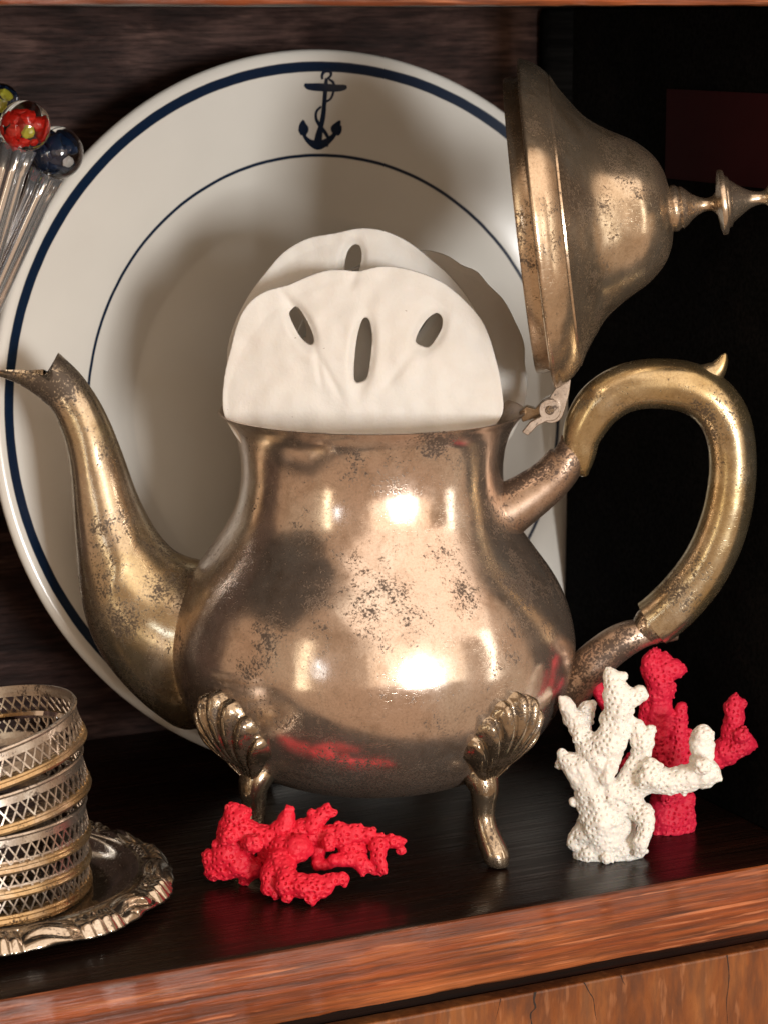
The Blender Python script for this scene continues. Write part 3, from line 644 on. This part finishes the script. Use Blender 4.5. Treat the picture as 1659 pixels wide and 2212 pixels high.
# ------------------------------------------------------------------ tray and coasters
tc = PZ(-62, 1938); ty = empty('tray', tc)
dish = spl([(0.01, .16), (3.6, .16), (4.5, .20), (5.0, .42), (5.35, .72), (5.55, .84)], 5).tolist() + [(5.62, .90), (5.68, .86), (5.8, .84)]
dishb = [(5.8, .74), (5.3, .58), (4.9, .2), (4.4, .04), (.01, .04)]
obj('dish', me('dish', *lathe(dish + dishb, 128), M['tray'], sharp=50), ty)
NA, NR = 900, 26; v = []
for i in range(NR):
    t = i / (NR - 1)
    for j in range(NA):
        th = 2 * math.pi * j / NA; g = (th * 11 / (2 * math.pi) + .3) % 1.0       # eleven shell-and-leaf repeats
        body_ = math.sin(math.pi * min(1, t * .96 + .04)) ** .55
        if g < .46:                                                            # cluster of rounded lobes, small beads inside them
            q = g / .46; env = math.sin(q * math.pi) ** .45; lob = abs(math.sin(q * math.pi * 4)) ** .55
            lob2 = abs(math.sin(q * math.pi * 5)) ** .6
            wo = math.exp(-((t - .68) / .22) ** 2); wi = math.exp(-((t - .26) / .14) ** 2)
            hh = .10 * body_ + env * (.24 * wo * (.35 + .65 * lob) + .15 * wi * (.2 + .8 * lob2))
            ro = .20 * env * (.45 + .55 * lob)
        else:                                                                  # long leaf with ridges running along it
            q = (g - .46) / .54; env = math.sin(q * math.pi) ** .7; tt = t + .10 * math.sin(q * 2 * math.pi)
            hh = .12 * body_ + env * (.13 * abs(math.sin(math.pi * 2.6 * tt)) ** .6 + .10 * math.exp(-((tt - .55) / .3) ** 2))
            ro = .06 + .07 * env * math.sin(q * math.pi * 2) ** 2
        r = 5.72 + (1.0 + ro) * t; z = .74 + hh - .34 * t * t
        v.append((r * math.cos(th), r * math.sin(th), z))
for j in range(NA):
    th = 2 * math.pi * j / NA; v.append((6.4 * math.cos(th), 6.4 * math.sin(th), .30))
for j in range(NA):
    th = 2 * math.pi * j / NA; v.append((5.7 * math.cos(th), 5.7 * math.sin(th), .60))
obj('rim', me('rim', v, ringfaces(NR + 2, NA), M['tray'], sharp=None), ty)
tag(ty, 'round silver tray with an ornate cast rim under the stacked coasters', 'tray')

RC = 4.15
rim_prof = [(RC - .05, -.16), (RC - .03, -.02), (RC + .01, .06), (RC + .08, .05), (RC + .11, -.01), (RC + .08, -.06), (RC + .02, -.10), (RC + .045, -.33), (RC - .01, -.33), (RC - .04, -.12), (RC - .05, -.16)]
ring_prof = [(RC - .06, z - .10) for z in (-.80,)] + [(RC + .10, -.90), (RC + .15, -.94), (RC + .18, -1.0), (RC + .14, -1.05), (RC + .15, -1.08), (RC + .20, -1.15), (RC + .17, -1.23), (RC + .08, -1.26), (RC - .06, -1.22), (RC - .06, -.90)]
gl_prof = [(.01, -1.06), (RC - .5, -1.06), (RC - .16, -1.0), (RC - .09, -.86), (RC - .07, -1.16), (RC - .3, -1.26), (.01, -1.26)]
rim_me = me('rim', *lathe(rim_prof, 128), M['coaster'], sharp=40); ring_me = me('base_ring', *lathe(ring_prof, 128), M['ringbrass'], sharp=40)
gl_me = me('glass_base', *lathe(gl_prof, 96), M['amberglass'], sharp=40)
lv, lf = [], []
NX = 66; hw = .035
for k in range(NX):
    for sgn in (1, -1):
        a0 = 2 * math.pi * (k + .10 * math.sin(k * 5.1 + sgn)) / NX; da = sgn * 2 * math.pi / NX; b = len(lv); n = 5
        for i in range(n + 1):
            t = i / n; a = a0 + da * t; z = -.31 - .62 * t
            for rr2 in (RC + .03 + .09 * t + .006 * sgn, RC - .02 + .09 * t + .006 * sgn):
                for e in (-1, 1): lv.append((rr2 * math.cos(a + e * hw / RC), rr2 * math.sin(a + e * hw / RC), z))
        for i in range(n):
            q = b + 4 * i
            lf += [(q, q + 4, q + 5, q + 1), (q + 2, q + 3, q + 7, q + 6), (q, q + 2, q + 6, q + 4), (q + 1, q + 5, q + 7, q + 3)]
lat_me = me('lattice', lv, lf, M['coaster'], smooth=False)
sc_ = PZ(-78, 1930); up_az = math.atan2(RT[1], RT[0])
LBL = ['lowest coaster of the stack, sitting in the silver tray', 'second pierced silver coaster from the bottom of the stack', 'middle pierced silver coaster of the stack of five',
       'second coaster from the top, tipped less than the one above', 'topmost tilted pierced silver coaster of the stack']
for i, (z, tl, dx) in enumerate(((1.50, 0, 0), (2.32, .6, -.02), (3.14, 1.2, -.03), (4.35, 7.5, -.08), (5.72, 11.5, -.22))):
    co = empty('coaster', sc_ + UP * z + RT * dx)
    co.rotation_euler = (Matrix.Rotation(R_(tl), 3, Vector(-FW)) @ Matrix.Rotation(R_(1.2 * tl / 8), 3, Vector(RT)) @ Matrix.Rotation(.3 * i, 3, 'Z')).to_euler()
    for nm, mh in (('rim', rim_me), ('lattice', lat_me), ('base_ring', ring_me), ('glass_base', gl_me)): obj(nm, mh, co)
    tag(co, LBL[i], 'coaster', 'silver rimmed coasters stacked on the tray')
    if i == 0: obj('glass_foot', me('glass_foot', *lathe([(RC - .05, -1.22), (RC - .02, -1.26), (RC + .12, -1.33), (RC + .1, -1.34), (.01, -1.32)], 96), M['amberglass'], sharp=40), co)

# ------------------------------------------------------------------ glass stirrers
def stirrer(label, bpx, rb, tail, fdep, fl):
    c = PV(*bpx, fdep); e = PV(*tail, fdep + .4); sc = (DIST + fdep) / FPX; r = rb * sc
    st = empty('glass_stirrer', c); d = (e - c); L = np.linalg.norm(d); d /= L
    obj('ball', me('ball', *blob((0, 0, 0), (r, r, r), 4), M['clear'], sharp=None), st)
    n = 24; path = [d * (r * .86 + (L - r) * i / n) for i in range(n + 1)]
    rs = [.43 * (1.25 if i == 0 else 1.0) for i in range(n + 1)]
    obj('shaft', me('shaft', *sweep(path, rs, 36, ref=FW, sec=lambda ph: 1 + .22 * math.cos(4 * ph + .6)), M['shaft'], sharp=None), st)
    for (x, y, dz, k, mt) in fl:
        p = RT * x * r + UP * y * r - FW * dz * r
        fv, ff = blob((0, 0, 0), (1, 1, 1), 3); fv = np.array(fv); nn = Vector(p).normalized(); kk = k * r * .95
        fv = np.array([Vector(q) * (1 + .45 * noise.noise(Vector(q) * 1.6 + Vector(p) * 9)) for q in fv]) * kk
        dn = fv @ np.array(nn); fv = fv - np.outer(dn * .55, np.array(nn)) + p * .93
        obj('fleck', me('fleck', fv, ff, M[mt], sharp=None), st)
    tag(st, label, 'stirrer', 'glass topped stirrers leaning at the left')
rf, yf, bf = 'redfleck', 'yellowfleck', 'bluefleck'
stirrer('silvery fluted stirrer with a red flecked ball and one yellow spot', (55, 272), 55, (-330, 1610), 2.2,
        [(-.62, .25, .45, .26, rf), (-.8, -.15, .3, .2, rf), (-.3, .3, .7, .22, rf), (.25, .36, .72, .28, rf), (.62, .1, .6, .28, rf), (-.35, -.2, .75, .30, rf), (-.5, -.52, .5, .32, rf), (0, -.6, .6, .24, rf), (.42, -.6, .5, .17, rf), (.25, -.22, .86, .26, yf), (-.1, .1, -.4, .3, rf), (.4, -.1, -.4, .3, rf)])
stirrer('silvery fluted stirrer with a dark blue ball against the plate rim', (124, 330), 57, (-455, 1610), 3.2,
        [(-.15, .05, .15, .62, bf), (-.45, -.1, .3, .45, bf), (.2, .3, .1, .45, bf), (.1, -.35, .2, .42, bf), (.48, -.3, .62, .2, 'whitefleck')])
stirrer('silvery stirrer with a dark yellow speckled ball behind the red one', (2, 222), 42, (-400, 1610), 4.2,
        [(-.25, .1, .6, .4, yf), (.1, -.1, .6, .3, yf), (.25, .35, .2, .3, yf), (0, 0, -.2, .6, bf), (-.4, -.4, .4, .3, yf)])
